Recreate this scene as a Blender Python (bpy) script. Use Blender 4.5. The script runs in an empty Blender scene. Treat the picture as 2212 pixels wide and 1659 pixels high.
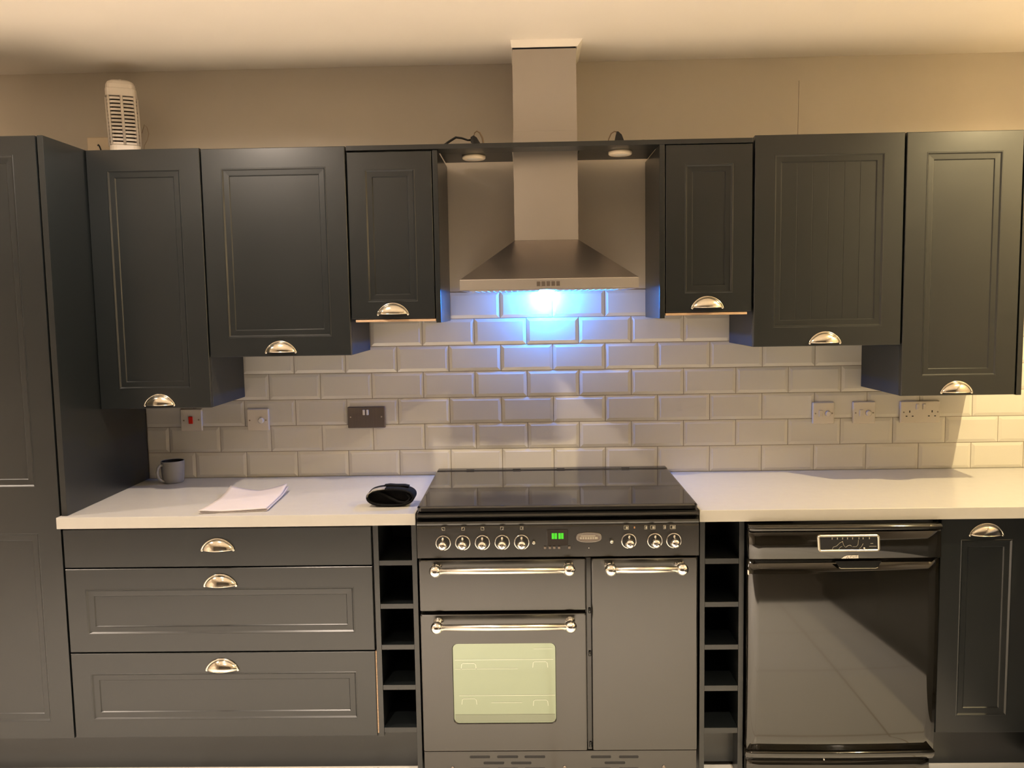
import bpy, bmesh, math, random
from mathutils import Vector, Matrix

random.seed(4)
S = bpy.context.scene
COL = S.collection
PI = math.pi

# ------------------------------------------------------------------ camera
cam_data = bpy.data.cameras.new('camera')
cam_data.sensor_width = 36.0
cam_data.lens = 36.0 * 1838.7 / 2212.0
cam_data.clip_start = 0.05
cam = bpy.data.objects.new('camera', cam_data)
COL.objects.link(cam)
right = Vector((0.99968237, 0.01904391, -0.01650715))
up = Vector((0.01469241, 0.09178468, 0.99567048))
fwd = Vector((-0.02047657, 0.99559676, -0.09147573))
m = Matrix((right, up, -fwd)).transposed().to_4x4()
m.translation = Vector((0.369, -3.2954, 1.5617))
cam.matrix_world = m
S.camera = cam

# ------------------------------------------------------------------ world, exposure
S.view_settings.view_transform = 'Standard'
S.view_settings.look = 'None'
S.view_settings.gamma = 1.0
S.view_settings.use_curve_mapping = False
S.view_settings.exposure = 0.30
W = bpy.data.worlds.new('world')
S.world = W
W.use_nodes = True
W.node_tree.nodes['Background'].inputs['Color'].default_value = (0.9, 0.75, 0.55, 1)
W.node_tree.nodes['Background'].inputs['Strength'].default_value = 0.05

# warm recessed ceiling spots: (x, y, watts, colour); the row nearest the wall units is just above the frame, rows behind it are added to brighten the ceiling by bounce
WARM = (1.0, 0.83, 0.62)
AMBER = (1.0, 0.77, 0.40)
PEACH = (1.0, 0.825, 0.67)
DOWNLIGHTS = [
    (-2.15, -1.02, 45, PEACH, 160), (-0.70, -1.02, 66, PEACH, 160), (2.25, -1.02, 122, AMBER, 160),
    (-1.90, -2.45, 400, PEACH, 95), (-0.45, -2.45, 400, PEACH, 95), (1.00, -2.45, 400, WARM, 95), (2.30, -2.45, 30, WARM, 95),
    (-1.40, -4.05, 80, PEACH, 95), (0.30, -4.05, 80, WARM, 95), (1.80, -4.05, 80, WARM, 95),
]
CEIL = 2.471
HOOD_LAMP_W = 16.0
HOOD_LAMP_COL = (0.012, 0.235, 1.0)

# ------------------------------------------------------------------ materials
def new_mat(name):
    mt = bpy.data.materials.new(name)
    mt.use_nodes = True
    nt = mt.node_tree
    return mt, nt, nt.nodes['Principled BSDF']

def mat(name, col, rough=0.5, metal=0.0, ior=1.5, noise=0.0, nscale=8.0, bump=0.0, bscale=60.0, coat=0.0,
        emit=None, estr=0.0, stretch=None, rnoise=0.0):
    mt, nt, p = new_mat(name)
    p.inputs['Base Color'].default_value = (*col, 1)
    p.inputs['Roughness'].default_value = rough
    p.inputs['Metallic'].default_value = metal
    p.inputs['IOR'].default_value = ior
    p.inputs['Coat Weight'].default_value = coat
    tc = nt.nodes.new('ShaderNodeTexCoord')
    src = tc.outputs['Object']
    if stretch:
        mp = nt.nodes.new('ShaderNodeMapping')
        mp.inputs['Scale'].default_value = stretch
        nt.links.new(src, mp.inputs['Vector'])
        src = mp.outputs['Vector']
    if noise > 0 or rnoise > 0:
        n = nt.nodes.new('ShaderNodeTexNoise')
        n.inputs['Scale'].default_value = nscale
        n.inputs['Detail'].default_value = 4
        nt.links.new(src, n.inputs['Vector'])
    if noise > 0:
        r = nt.nodes.new('ShaderNodeValToRGB')
        r.color_ramp.elements[0].position = 0.3
        r.color_ramp.elements[1].position = 0.7
        r.color_ramp.elements[0].color = (*[c * (1 - noise) for c in col], 1)
        r.color_ramp.elements[1].color = (*[min(1, c * (1 + noise)) for c in col], 1)
        nt.links.new(n.outputs['Fac'], r.inputs['Fac'])
        nt.links.new(r.outputs['Color'], p.inputs['Base Color'])
    if rnoise > 0:
        mr = nt.nodes.new('ShaderNodeMapRange')
        mr.inputs['To Min'].default_value = max(0.02, rough - rnoise)
        mr.inputs['To Max'].default_value = rough + rnoise
        nt.links.new(n.outputs['Fac'], mr.inputs['Value'])
        nt.links.new(mr.outputs['Result'], p.inputs['Roughness'])
    if bump > 0:
        n2 = nt.nodes.new('ShaderNodeTexNoise')
        n2.inputs['Scale'].default_value = bscale
        n2.inputs['Detail'].default_value = 3
        nt.links.new(src, n2.inputs['Vector'])
        b = nt.nodes.new('ShaderNodeBump')
        b.inputs['Strength'].default_value = bump
        b.inputs['Distance'].default_value = 0.002
        nt.links.new(n2.outputs['Fac'], b.inputs['Height'])
        nt.links.new(b.outputs['Normal'], p.inputs['Normal'])
    if emit:
        p.inputs['Emission Color'].default_value = (*emit, 1)
        p.inputs['Emission Strength'].default_value = estr
    return mt

M = {}
M['wall'] = mat('greige_wall_paint', (0.60, 0.54, 0.455), 0.42, noise=0.03, nscale=2.5, bump=0.05, bscale=90)
M['ceiling'] = mat('ceiling_paint', (0.90, 0.83, 0.73), 0.7, noise=0.02, nscale=2, bump=0.04, bscale=70)
M['navy'] = mat('dark_satin_cabinet_paint', (0.0095, 0.0118, 0.0126), 0.31, ior=1.63, noise=0.05, nscale=3, rnoise=0.03)
M['carcass'] = mat('cabinet_carcass', (0.030, 0.035, 0.042), 0.5, noise=0.05)
M['rack_in'] = mat('rack_interior', (0.012, 0.014, 0.022), 0.55, noise=0.05)
M['oak'] = mat('raw_board_edge', (0.46, 0.31, 0.19), 0.55, noise=0.2, nscale=14, stretch=(2, 20, 20))
M['worktop'] = mat('white_worktop', (0.53, 0.515, 0.48), 0.20, noise=0.012, nscale=30)
M['tile'] = mat('glazed_tile', (0.66, 0.635, 0.575), 0.10, noise=0.012, nscale=3, bump=0.02, bscale=9)
M['grout'] = mat('grey_grout', (0.32, 0.27, 0.22), 0.85, noise=0.1, nscale=60)
M['steel'] = mat('brushed_stainless', (0.50, 0.46, 0.42), 0.46, metal=1.0, noise=0.015, nscale=5, rnoise=0.03)
M['steel_dark'] = mat('dull_brushed_stainless', (0.50, 0.455, 0.43), 0.30, metal=1.0, noise=0.015, nscale=5, rnoise=0.03)
M['chrome'] = mat('polished_metal', (0.93, 0.91, 0.86), 0.10, metal=1.0, noise=0.02)
M['barsteel'] = mat('satin_bar_metal', (0.90, 0.87, 0.81), 0.27, metal=1.0, noise=0.02)
M['nickel'] = mat('aged_nickel', (0.83, 0.77, 0.66), 0.15, metal=1.0, noise=0.06, nscale=30, rnoise=0.05)
M['enamel'] = mat('satin_black_enamel', (0.012, 0.0105, 0.009), 0.21, ior=1.80, noise=0.04, nscale=4, rnoise=0.03)
M['enamel_dark'] = mat('black_enamel_trim', (0.010, 0.010, 0.010), 0.12, ior=1.6, noise=0.03)
M['glassblack'] = mat('black_glass_lid', (0.008, 0.008, 0.009), 0.05, ior=1.9, noise=0.03)
M['gloss'] = mat('gloss_black_appliance', (0.008, 0.007, 0.005), 0.06, ior=1.78, noise=0.03)
M['matblack'] = mat('matt_black', (0.006, 0.006, 0.007), 0.6, noise=0.05)
M['ovenglass'] = mat('coated_oven_glass', (0.245, 0.285, 0.215), 0.10, metal=0.92, noise=0.015, nscale=2)
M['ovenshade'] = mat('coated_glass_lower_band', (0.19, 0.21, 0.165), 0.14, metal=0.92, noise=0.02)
M['rackwire'] = mat('oven_rack_wire', (0.40, 0.44, 0.36), 0.12, metal=0.9, noise=0.02)
M['green'] = mat('green_clock_digits', (0.02, 0.2, 0.01), 0.4, emit=(0.05, 0.60, 0.01), estr=0.75, noise=0.05)
M['greydark'] = mat('smoked_display', (0.035, 0.03, 0.028), 0.12, noise=0.03)
M['greymark'] = mat('printed_grey_mark', (0.40, 0.37, 0.30), 0.4, noise=0.05)
M['whitemark'] = mat('printed_white_mark', (0.82, 0.78, 0.70), 0.35, noise=0.03)
M['amber'] = mat('amber_mark', (0.5, 0.25, 0.1), 0.4, noise=0.05)
M['plastic'] = mat('white_plastic', (0.72, 0.66, 0.57), 0.35, noise=0.03)
M['cream'] = mat('cream_plastic', (0.86, 0.72, 0.53), 0.4, noise=0.03)
M['lampwhite'] = mat('off_white_lamp_plastic', (0.80, 0.72, 0.62), 0.4, noise=0.03)
M['lampcore'] = mat('lamp_core', (0.06, 0.045, 0.03), 0.5, noise=0.1)
M['red'] = mat('red_rocker', (0.75, 0.02, 0.005), 0.3, noise=0.04)
M['steelplate'] = mat('brushed_socket_plate', (0.22, 0.185, 0.16), 0.38, metal=0.85, noise=0.05, stretch=(40, 1, 1))
M['paper'] = mat('paper', (0.63, 0.575, 0.575), 0.7, noise=0.02, nscale=12)
M['ink'] = mat('faint_pencil_ink', (0.62, 0.57, 0.57), 0.8, noise=0.05)
M['fabric'] = mat('black_fabric', (0.004, 0.004, 0.0045), 0.9, ior=1.3, noise=0.15, nscale=120, bump=0.5, bscale=400)
M['velcro'] = mat('grey_fabric_tab', (0.30, 0.28, 0.24), 0.8, noise=0.25, nscale=80, bump=0.4, bscale=300)
M['mug'] = mat('grey_glazed_stoneware', (0.24, 0.235, 0.23), 0.3, noise=0.06, nscale=20)
M['mugin'] = mat('dark_mug_inside', (0.02, 0.018, 0.016), 0.25, noise=0.05)
M['cable'] = mat('black_cable', (0.008, 0.008, 0.008), 0.4, noise=0.05)
M['wire'] = mat('clear_brown_wire', (0.30, 0.22, 0.14), 0.4, noise=0.05)
M['lightoff'] = mat('unlit_frosted_lens', (0.80, 0.74, 0.62), 0.35, noise=0.03)
M['lens'] = mat('lit_downlight_lens', (0.9, 0.8, 0.6), 0.4, emit=(1.0, 0.76, 0.46), estr=30, noise=0.02)
M['hoodlens'] = mat('lit_hood_lens', (0.9, 0.95, 1.0), 0.3, emit=(0.45, 0.75, 1.0), estr=14, noise=0.02)
M['silver'] = mat('matt_silver_plastic', (0.70, 0.64, 0.52), 0.28, metal=0.7, noise=0.03)
M['seal'] = mat('plinth_seal', (0.75, 0.72, 0.66), 0.3, noise=0.03)

def floor_mat():
    mt, nt, p = new_mat('pale_floor_tile')
    tc = nt.nodes.new('ShaderNodeTexCoord')
    b = nt.nodes.new('ShaderNodeTexBrick')
    b.offset = 0.0
    b.inputs['Scale'].default_value = 1.0
    b.inputs['Brick Width'].default_value = 0.6
    b.inputs['Row Height'].default_value = 0.6
    b.inputs['Mortar Size'].default_value = 0.004
    b.inputs['Color1'].default_value = (0.72, 0.70, 0.66, 1)
    b.inputs['Color2'].default_value = (0.69, 0.675, 0.64, 1)
    b.inputs['Mortar'].default_value = (0.45, 0.40, 0.33, 1)
    nt.links.new(tc.outputs['Object'], b.inputs['Vector'])
    nt.links.new(b.outputs['Color'], p.inputs['Base Color'])
    p.inputs['Roughness'].default_value = 0.35
    return mt
M['floor'] = floor_mat()

# ------------------------------------------------------------------ mesh helpers
def B():
    return bmesh.new()

def box(bm, x0, x1, y0, y1, z0, z1, bev=0.0, seg=2, mi=0):
    x0, x1 = min(x0, x1), max(x0, x1); y0, y1 = min(y0, y1), max(y0, y1); z0, z1 = min(z0, z1), max(z0, z1)
    v = [bm.verts.new(c) for c in ((x0, y0, z0), (x1, y0, z0), (x1, y1, z0), (x0, y1, z0),
                                   (x0, y0, z1), (x1, y0, z1), (x1, y1, z1), (x0, y1, z1))]
    fs = [bm.faces.new([v[i] for i in q]) for q in
          ((3, 2, 1, 0), (4, 5, 6, 7), (0, 1, 5, 4), (1, 2, 6, 5), (2, 3, 7, 6), (3, 0, 4, 7))]
    for f in fs: f.material_index = mi
    if bev > 0:
        es = list({e for f in fs for e in f.edges})
        r = bmesh.ops.bevel(bm, geom=es, offset=bev, segments=seg, profile=0.5, affect='EDGES')
        for f in r['faces']: f.material_index = mi
    return bm

def loft(bm, loops, cap0=True, cap1=True, closed=True, mi=0, smooth=False):
    rings = [[bm.verts.new(p) for p in lp] for lp in loops]
    n = len(rings[0])
    for a, b in zip(rings[:-1], rings[1:]):
        for i in range(n if closed else n - 1):
            j = (i + 1) % n
            try:
                f = bm.faces.new((a[i], a[j], b[j], b[i])); f.material_index = mi; f.smooth = smooth
            except ValueError:
                pass
    if cap0:
        f = bm.faces.new(rings[0][::-1]); f.material_index = mi
    if cap1:
        f = bm.faces.new(rings[-1]); f.material_index = mi
    return rings

def tube(bm, pts, r, seg=10, caps=True, mi=0):
    pts = [Vector(p) for p in pts]
    rs = r if isinstance(r, (list, tuple)) else [r] * len(pts)
    loops = []
    prev = None
    for i, p in enumerate(pts):
        t = (pts[min(i + 1, len(pts) - 1)] - pts[max(i - 1, 0)]).normalized()
        if prev is None:
            a = Vector((0, 0, 1)) if abs(t.z) < 0.9 else Vector((1, 0, 0))
            u = t.cross(a).normalized()
        else:
            u = (prev - t * prev.dot(t)).normalized()
        prev = u
        w = t.cross(u)
        loops.append([p + (u * math.cos(2 * PI * k / seg) + w * math.sin(2 * PI * k / seg)) * rs[i] for k in range(seg)])
    loft(bm, loops, caps, caps, smooth=True, mi=mi)

def lathe(bm, prof, c, axis='z', seg=32, mi=0, smooth=True):
    """prof = [(radius, height)...] turned about the axis through c"""
    loops = []
    for r, h in prof:
        lp = []
        for k in range(seg):
            a = 2 * PI * k / seg
            x, y = r * math.cos(a), r * math.sin(a)
            if axis == 'z': q = (c[0] + x, c[1] + y, c[2] + h)
            elif axis == 'y': q = (c[0] + x, c[1] - h, c[2] + y)     # height towards the room
            else: q = (c[0] + h, c[1] + x, c[2] + y)
            lp.append(q)
        loops.append(lp)
    loft(bm, loops, True, True, smooth=smooth, mi=mi)

def rect(x0, x1, z0, z1, y):
    return [(x0, y, z0), (x1, y, z0), (x1, y, z1), (x0, y, z1)]

def rrect(x0, x1, z0, z1, y, r, n=6):
    out = []
    for cx, cz, a0 in ((x1 - r, z0 + r, -PI / 2), (x1 - r, z1 - r, 0), (x0 + r, z1 - r, PI / 2), (x0 + r, z0 + r, PI)):
        for k in range(n + 1):
            a = a0 + PI / 2 * k / n
            out.append((cx + r * math.cos(a), y, cz + r * math.sin(a)))
    return out

def prism_x(bm, prof, x0, x1, mi=0, smooth=False):
    loft(bm, [[(x0, y, z) for y, z in prof], [(x1, y, z) for y, z in prof]], smooth=smooth, mi=mi)

def shaker(bm, x0, x1, z0, z1, y, thick=0.020, stile=0.066, top=None, bot=None, groove=0.0, plain=False):
    """door or drawer front facing -y with its outer face at y; a moulded recess unless plain"""
    top = top or stile; bot = bot or stile
    e = 0.0018
    loops = [rect(x0, x1, z0, z1, y + thick), rect(x0, x1, z0, z1, y + e), rect(x0 + e, x1 - e, z0 + e, z1 - e, y)]
    if plain:
        loft(bm, loops)
        return
    def ins(d, dy):
        return rect(x0 + stile + d, x1 - stile - d, z0 + bot + d, z1 - top - d, y + dy)
    for d, dy in ((-0.0032, 0.0), (-0.0018, -0.0010), (0.0002, -0.0010), (0.0044, 0.0036), (0.0200, 0.0040), (0.0215, 0.0042), (0.0240, 0.0075)):
        loops.append(ins(d, dy))
    px0, px1, pz0, pz1 = x0 + stile + 0.024, x1 - stile - 0.024, z0 + bot + 0.024, z1 - top - 0.024
    py = y + 0.0075
    if groove <= 0:
        loft(bm, loops)
        return
    loft(bm, loops, True, False)
    n = max(2, round((px1 - px0) / groove))
    xs = [(px0, 0)]
    for k in range(1, n):
        g = px0 + (px1 - px0) * k / n
        xs += [(g - 0.0014, 0), (g, 0.0009), (g + 0.0014, 0)]
    xs.append((px1, 0))
    lo = [bm.verts.new((x, py + d, pz0)) for x, d in xs]
    hi = [bm.verts.new((x, py + d, pz1)) for x, d in xs]
    for i in range(len(xs) - 1):
        bm.faces.new((lo[i], lo[i + 1], hi[i + 1], hi[i]))

def fin(name, bm, material, parent=None, loc=None, smooth=False, mats=None, wn=False):
    """link one mesh object; coordinates are the room's unless loc is given"""
    bmesh.ops.remove_doubles(bm, verts=bm.verts, dist=1e-6)
    bmesh.ops.recalc_face_normals(bm, faces=bm.faces)
    me = bpy.data.meshes.new(name)
    base = Vector((0, 0, 0))
    if parent is not None:
        q = parent
        while q is not None:
            base += Vector(q.location); q = q.parent
    o = bpy.data.objects.new(name, me)
    if loc is None:
        if parent is None:
            zs = [v.co.z for v in bm.verts]; xs = [v.co.x for v in bm.verts]; ys = [v.co.y for v in bm.verts]
            og = Vector(((min(xs) + max(xs)) / 2, (min(ys) + max(ys)) / 2, min(zs)))
            bmesh.ops.translate(bm, verts=bm.verts, vec=-og)
            o.location = og
        else:
            bmesh.ops.translate(bm, verts=bm.verts, vec=-base)
    else:
        o.location = Vector(loc) - base
    bm.to_mesh(me); bm.free()
    if smooth:
        for p in me.polygons: p.use_smooth = True
    for mm in (mats or [material]): me.materials.append(mm)
    COL.objects.link(o)
    if parent is not None: o.parent = parent
    return o

def thing(name, loc, label, cat, group=None):
    o = bpy.data.objects.new(name, None)
    o.empty_display_size = 0.05
    o.location = loc
    COL.objects.link(o)
    return tag(o, label, cat, group)

def tag(o, label, cat, group=None):
    o['label'] = label; o['category'] = cat
    if group: o['group'] = group
    return o

def struct(o):
    o['kind'] = 'structure'
    return o

def copy_part(src, parent, loc):
    """a linked copy of a part (and its own parts) set at a room position"""
    base = Vector((0, 0, 0)); q = parent
    while q is not None:
        base += Vector(q.location); q = q.parent
    c = src.copy(); COL.objects.link(c); c.parent = parent; c.location = Vector(loc) - base
    for ch in src.children:
        d = ch.copy(); COL.objects.link(d); d.parent = c
    return c

# ------------------------------------------------------------------ room shell
XL, XR, YB, YW = -2.95, 2.62, -5.4, 0.009
def slab(name, m_, *a):
    bm = B(); box(bm, *a)
    return struct(fin(name, bm, m_))
slab('floor', M['floor'], XL - .1, XR + .1, YB - .1, YW + .1, -0.06, 0.0)
slab('ceiling', M['ceiling'], XL - .1, XR + .1, YB - .1, YW + .1, CEIL, CEIL + 0.06)
M['rug'] = mat('added_rug_brown', (0.05, 0.042, 0.035), 0.9, noise=0.2, nscale=40)
bm = B(); box(bm, -2.85, 2.5, -5.35, -2.88, 0.0005, 0.012, 0.003)  # unseen rug, added so that cooker and drawer fronts mirror a dark floor
tag(fin('added_dark_rug', bm, M['rug']), 'large dark rug added unseen on the floor behind the camera to darken reflections', 'rug')
wb = slab('wall_back', M['wall'], XL - .1, XR + .1, YW, YW + .1, 0.0, CEIL)
slab('wall_left', M['wall'], XL - .1, XL, YB, YW, 0.0, CEIL)
slab('wall_right', M['wall'], XR, XR + .1, YB, YW, 0.0, CEIL)
M['darkwall'] = mat('darkened_end_wall', (0.10, 0.085, 0.07), 0.6, noise=0.1, nscale=3)  # unseen end wall, darkened so that the upper doors reflect less light
slab('wall_front', M['darkwall'], XL - .1, XR + .1, YB - .1, YB, 0.0, CEIL)
bm = B(); tube(bm, [(1.397, YW - .0002, 2.385), (1.396, YW - .0002, 2.30), (1.3945, YW - .0002, 2.12)], 0.0009, 6)
fin('plaster_crack', bm, M['grout'], wb)

# ------------------------------------------------------------------ bevelled wall tiles
TZ, TP, TX, T0 = 0.1019, 0.2020, -0.9529, 0.9035
def tiles():
    bm = B()
    X0, X1 = -1.139, XR - 0.002
    bw, bd, g = 0.0125, 0.0032, 0.0010
    for r in range(7):
        z0, z1 = T0 + r * TZ + g, T0 + (r + 1) * TZ - g
        off = TX + (0.5 * TP if r % 2 else 0.0)
        k = math.floor((X0 - off) / TP)
        while off + k * TP < X1:
            a, b = off + k * TP + g, off + (k + 1) * TP - g
            k += 1
            ca, cb = a, b
            la = lb = bw
            if a < X0: ca, la = X0, 0.0005
            if b > X1: cb, lb = X1, 0.0005
            if cb - ca < 0.02: continue
            ln = random.uniform(-0.0003, 0.0003)
            loft(bm, [rect(ca, cb, z0, z1, 0.0085), rect(ca, cb, z0, z1, bd), rect(ca + la, cb - lb, z0 + bw, z1 - bw, 0.0 + ln)], True, True, mi=0)
    box(bm, X0, X1, 0.0052, 0.0088, T0 - 0.0005, T0 + 7 * TZ, mi=1)
    o = fin('tiled_splashback', bm, None, mats=[M['tile'], M['grout']])
    tag(o, 'white wall tiles with angled edges in staggered rows behind worktop and cooker', 'splashback')
tiles()

# ------------------------------------------------------------------ cup handle
def cup_handle_mesh(w=0.104, h=0.036, d=0.024):
    bm = B()
    a = w / 2
    nu, nv = 28, 10
    for sc, flip in ((1.0, False), (0.90, True)):
        rows = []
        for j in range(nv + 1):
            v = PI / 2 * j / nv
            row = []
            for i in range(nu + 1):
                u = PI * i / nu
                rr = max(0.0, 1 - math.cos(u) ** 2) ** 0.68
                row.append(bm.verts.new((a * sc * math.cos(u), -d * sc * rr * math.sin(v), h * sc * rr * math.cos(v) ** 0.9 if v < PI / 2 - 1e-6 else 0.0)))
            rows.append(row)
        for j in range(nv):
            for i in range(nu):
                q = [rows[j][i], rows[j][i + 1], rows[j + 1][i + 1], rows[j + 1][i]]
                q = list(dict.fromkeys(q))
                if len(q) >= 3:
                    try: bm.faces.new(q).smooth = True
                    except ValueError: pass
    # rolled rim along the arch and feet at its ends
    rim = [(a * math.cos(PI * i / 32) * 1.01, -0.0022, h * (max(0, math.sin(PI * i / 32)) ** 1.36) * 1.02) for i in range(33)]
    tube(bm, rim, 0.0028, 8)
    lip = [(a * 0.97 * math.cos(PI * i / 24), -d * 0.97 * (max(0, math.sin(PI * i / 24)) ** 1.36) - 0.0006, 0.0008) for i in range(25)]
    tube(bm, lip, 0.0016, 8)
    for s in (-1, 1):
        lathe(bm, [(0.0045, 0.0), (0.0045, 0.003), (0.002, 0.0045)], (s * a * 0.995, 0, -0.001), 'y', 12)
    return bm
handle_src = None
def cup_handle(parent, x, y, z):
    global handle_src
    if handle_src is None:
        handle_src = fin('cup_handle', cup_handle_mesh(), M['nickel'], parent, loc=(x, y, z))
        handle_src['label'] = 'polished nickel cup handle'
        return handle_src
    return copy_part(handle_src, parent, (x, y, z))

# ------------------------------------------------------------------ upper cabinets
YU, ZU = -0.355, 2.115
def upper(x0, x1, zb, ztop, handle, label, stile=0.066, groove=0.0, shelf_edge=False, top=None, bot=None, body_drop=0.0):
    t = thing('upper_cabinet', ((x0 + x1) / 2, 0, zb), label, 'kitchen cabinet', 'upper cabinets')
    bm = B()
    box(bm, x0 + .001, x1 - .001, YU + .022, -0.0015, zb - body_drop, ztop - .002, 0.001)
    fin('cabinet_body', bm, M['carcass'], t)
    bm = B()
    shaker(bm, x0 + .0015, x1 - .0015, zb, ztop, YU, 0.020, stile, top, bot, groove)
    dr = fin('door', bm, M['navy'], t)
    cup_handle(dr, handle[0], YU, handle[1])
    return t
def end_panel(x0, x1, zb, ztop, label, y0=YU):
    bm = B(); box(bm, x0, x1, y0, -0.0015, zb, ztop, 0.001)
    return tag(fin('end_panel', bm, M['navy']), label, 'cabinet side panel', 'side panels of the upper cabinets')

upper(-1.138, -0.744, 1.224, 2.1145, (-0.928, 1.236), 'deep upper cabinet with nickel cup handle, between tall cabinet and next unit', 0.072)
upper(-0.742, -0.246, 1.400, 2.1110, (-0.493, 1.415), 'wide medium-height upper cabinet, left of the cooker hood, door with plain panel', 0.070)
C_ = upper(-0.243, 0.049, 1.524, 2.0900, (-0.098, 1.540), 'narrow short upper cabinet on the left side of the cooker hood', 0.062)
end_panel(0.051, 0.068, 1.508, 2.0915, 'dark side panel between narrow left cabinet and hood alcove')
D_ = upper(0.839, 1.134, 1.530, 2.0930, (0.982, 1.545), 'narrow short upper cabinet on the right side of the cooker hood', 0.068, 0.0)
end_panel(0.819, 0.837, 1.510, 2.0950, 'dark side panel between hood alcove and narrow right cabinet')
upper(1.139, 1.642, 1.407, 2.1190, (1.384, 1.418), 'wide upper cabinet right of the cooker hood, door with grooved panel', 0.068, 0.055)
upper(1.646, 2.036, 1.230, 2.1190, (1.836, 1.241), 'deep upper cabinet with nickel cup handle at the right end of the row', 0.070)
end_panel(2.039, 2.057, 1.228, 2.1200, 'dark side panel closing the right end of the upper row')
for par, x0, x1, zb in ((C_, -0.228, 0.050, 1.524), (D_, 0.8395, 1.118, 1.530)):
    bm = B(); box(bm, x0, x1, YU + .001, -0.04, zb - .0105, zb - .0025, 0.0008)
    o = fin('bottom_board', bm, M['oak'], par); o['label'] = 'raw brown wooden bottom board'

# board bridging over the hood, in three lengths so that the chimney passes through
bt = thing('bridging_shelf', (0.44, -0.2, 2.0955), 'dark shelf board bridging the two narrow cabinets in front of the hood chimney', 'shelf')
bm = B()
box(bm, -0.2435, 1.1335, YU, -0.2665, 2.0955, 2.1115, 0.001)
box(bm, 0.0695, 0.3195, -0.2665, -0.068, 2.0955, 2.1115)
box(bm, 0.5545, 0.8185, -0.2665, -0.068, 2.0955, 2.1115)
fin('board', bm, M['navy'], bt)

for x, y, lab in ((0.183, -0.205, 'unlit oval-looking cabinet downlight under the shelf left of chimney'), (0.700, -0.235, 'unlit cabinet downlight under the shelf right of chimney')):
    t = thing('cabinet_downlight', (x, y, 2.090), lab, 'downlight', 'downlights under the bridging shelf')
    bm = B(); lathe(bm, [(0.027, -0.007), (0.0370, -0.0072), (0.0410, -0.0045), (0.0415, 0.0), (0.0415, 0.0052), (0.026, 0.0052)], (x, y, 2.090), 'z', 36)
    fin('trim_ring', bm, M['cream'], t)
    bm = B(); lathe(bm, [(0.0, -0.0082), (0.020, -0.0080), (0.0262, -0.0068), (0.0262, 0.003)], (x, y, 2.090), 'z', 36)
    fin('lens', bm, M['lightoff'], t)

# ------------------------------------------------------------------ tall cabinet at the left
t = thing('tall_cabinet', (-1.46, -0.3, 0.148), 'full-height dark cabinet at the left edge with long panelled door', 'kitchen cabinet')
bm = B(); box(bm, -1.762, -1.1675, -0.583, -0.002, 0.150, 2.113, 0.001)
fin('cabinet_body', bm, M['carcass'], t)
bm = B()
# one tall door with an upper and a lower moulded panel
x0, x1, y = -1.762, -1.1655, -0.605
for z0, z1, tp, bt_ in ((0.150, 0.925, 0.080, 0.062), (0.925, 2.116, 0.060, 0.079)):
    e = 0.0
    loops = [rect(x0, x1, z0, z1, y + .020), rect(x0, x1, z0, z1, y)]
    for d, dy in ((-0.0032, 0.0), (-0.0018, -0.0010), (0.0002, -0.0010), (0.0044, 0.0036), (0.0200, 0.0040), (0.0215, 0.0042), (0.0240, 0.0075)):
        loops.append(rect(x0 + .076 + d, x1 - .076 - d, z0 + bt_ + d, z1 - tp - d, y + dy))
    loft(bm, loops)
fin('door', bm, M['navy'], t)
bm = B(); box(bm, -1.1590, -1.1400, -0.605, -0.0015, 0.9045, 2.1165, 0.001)
tag(fin('end_panel', bm, M['navy']), 'large dark side panel of the tall cabinet standing on the worktop end', 'cabinet side panel')

# ------------------------------------------------------------------ base units
YD = -0.605
t = thing('drawer_unit', (-0.655, -0.3, 0.148), 'wide dark three-drawer unit under the left worktop', 'drawer unit')
bm = B(); box(bm, -1.1625, -0.1475, YD + .022, -0.002, 0.150, 0.8655, 0.001)
fin('cabinet_body', bm, M['carcass'], t)
for z0, z1, pl, hz, lab in ((0.7305, 0.858, True, 0.787, 'shallow plain top drawer'), (0.4445, 0.7265, False, 0.668, 'deep middle drawer'), (0.1515, 0.4405, False, 0.383, 'deep bottom drawer')):
    bm = B(); shaker(bm, -1.1600, -0.1505, z0, z1, YD, 0.020, 0.066, 0.071, 0.064, plain=pl)
    d = fin('drawer', bm, M['navy'], t); d['label'] = lab
    cup_handle(d, {0.787: -0.653, 0.668: -0.650, 0.383: -0.657}[hz], YD, hz)

def wine_rack(xa, xb, shelves, lab, zfoot_l, zfoot_r, wall=0.0165):
    t = thing('wine_rack', ((xa + xb) / 2, -0.3, min(zfoot_l, zfoot_r)), lab, 'wine rack', 'open wine racks beside the cooker')
    for a, b, zf in ((xa, xa + wall, zfoot_l), (xb - wall, xb, zfoot_r)):
        bm = B(); box(bm, a, b, YD, -0.03, zf, 0.8655, 0.0008)
        fin('side_panel', bm, M['navy'], t)
    for z0, z1 in shelves:
        bm = B(); box(bm, xa + wall, xb - wall, YD + .002, -0.32, z0, z1, 0.0008)
        fin('shelf', bm, M['navy'], t)
    bm = B(); box(bm, xa + wall, xb - wall, -0.318, -0.300, shelves[-1][0], 0.8655)
    fin('back_panel', bm, M['rack_in'], t)
    return t
wr = wine_rack(-0.1445, -0.0035, [(.728, .7445), (.583, .600), (.445, .462), (.308, .325), (.162, .179)], 'narrow open wine rack on the left side of the range cooker', 0.150, 0.001)
wr2 = wine_rack(0.9095, 1.0520, [(.722, .740), (.579, .596), (.436, .453), (.296, .315), (.152, .171)], 'narrow open wine rack between range cooker and dishwasher', 0.001, 0.001)
bm = B(); box(bm, 0.926, 1.0355, -0.540, -0.522, 0.020, 0.1515)
fin('plinth_board', bm, M['navy'], wr2)
bm = B(); box(bm, -0.1495, -0.1455, YD + .003, YD + .019, 0.160, 0.440)
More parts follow.
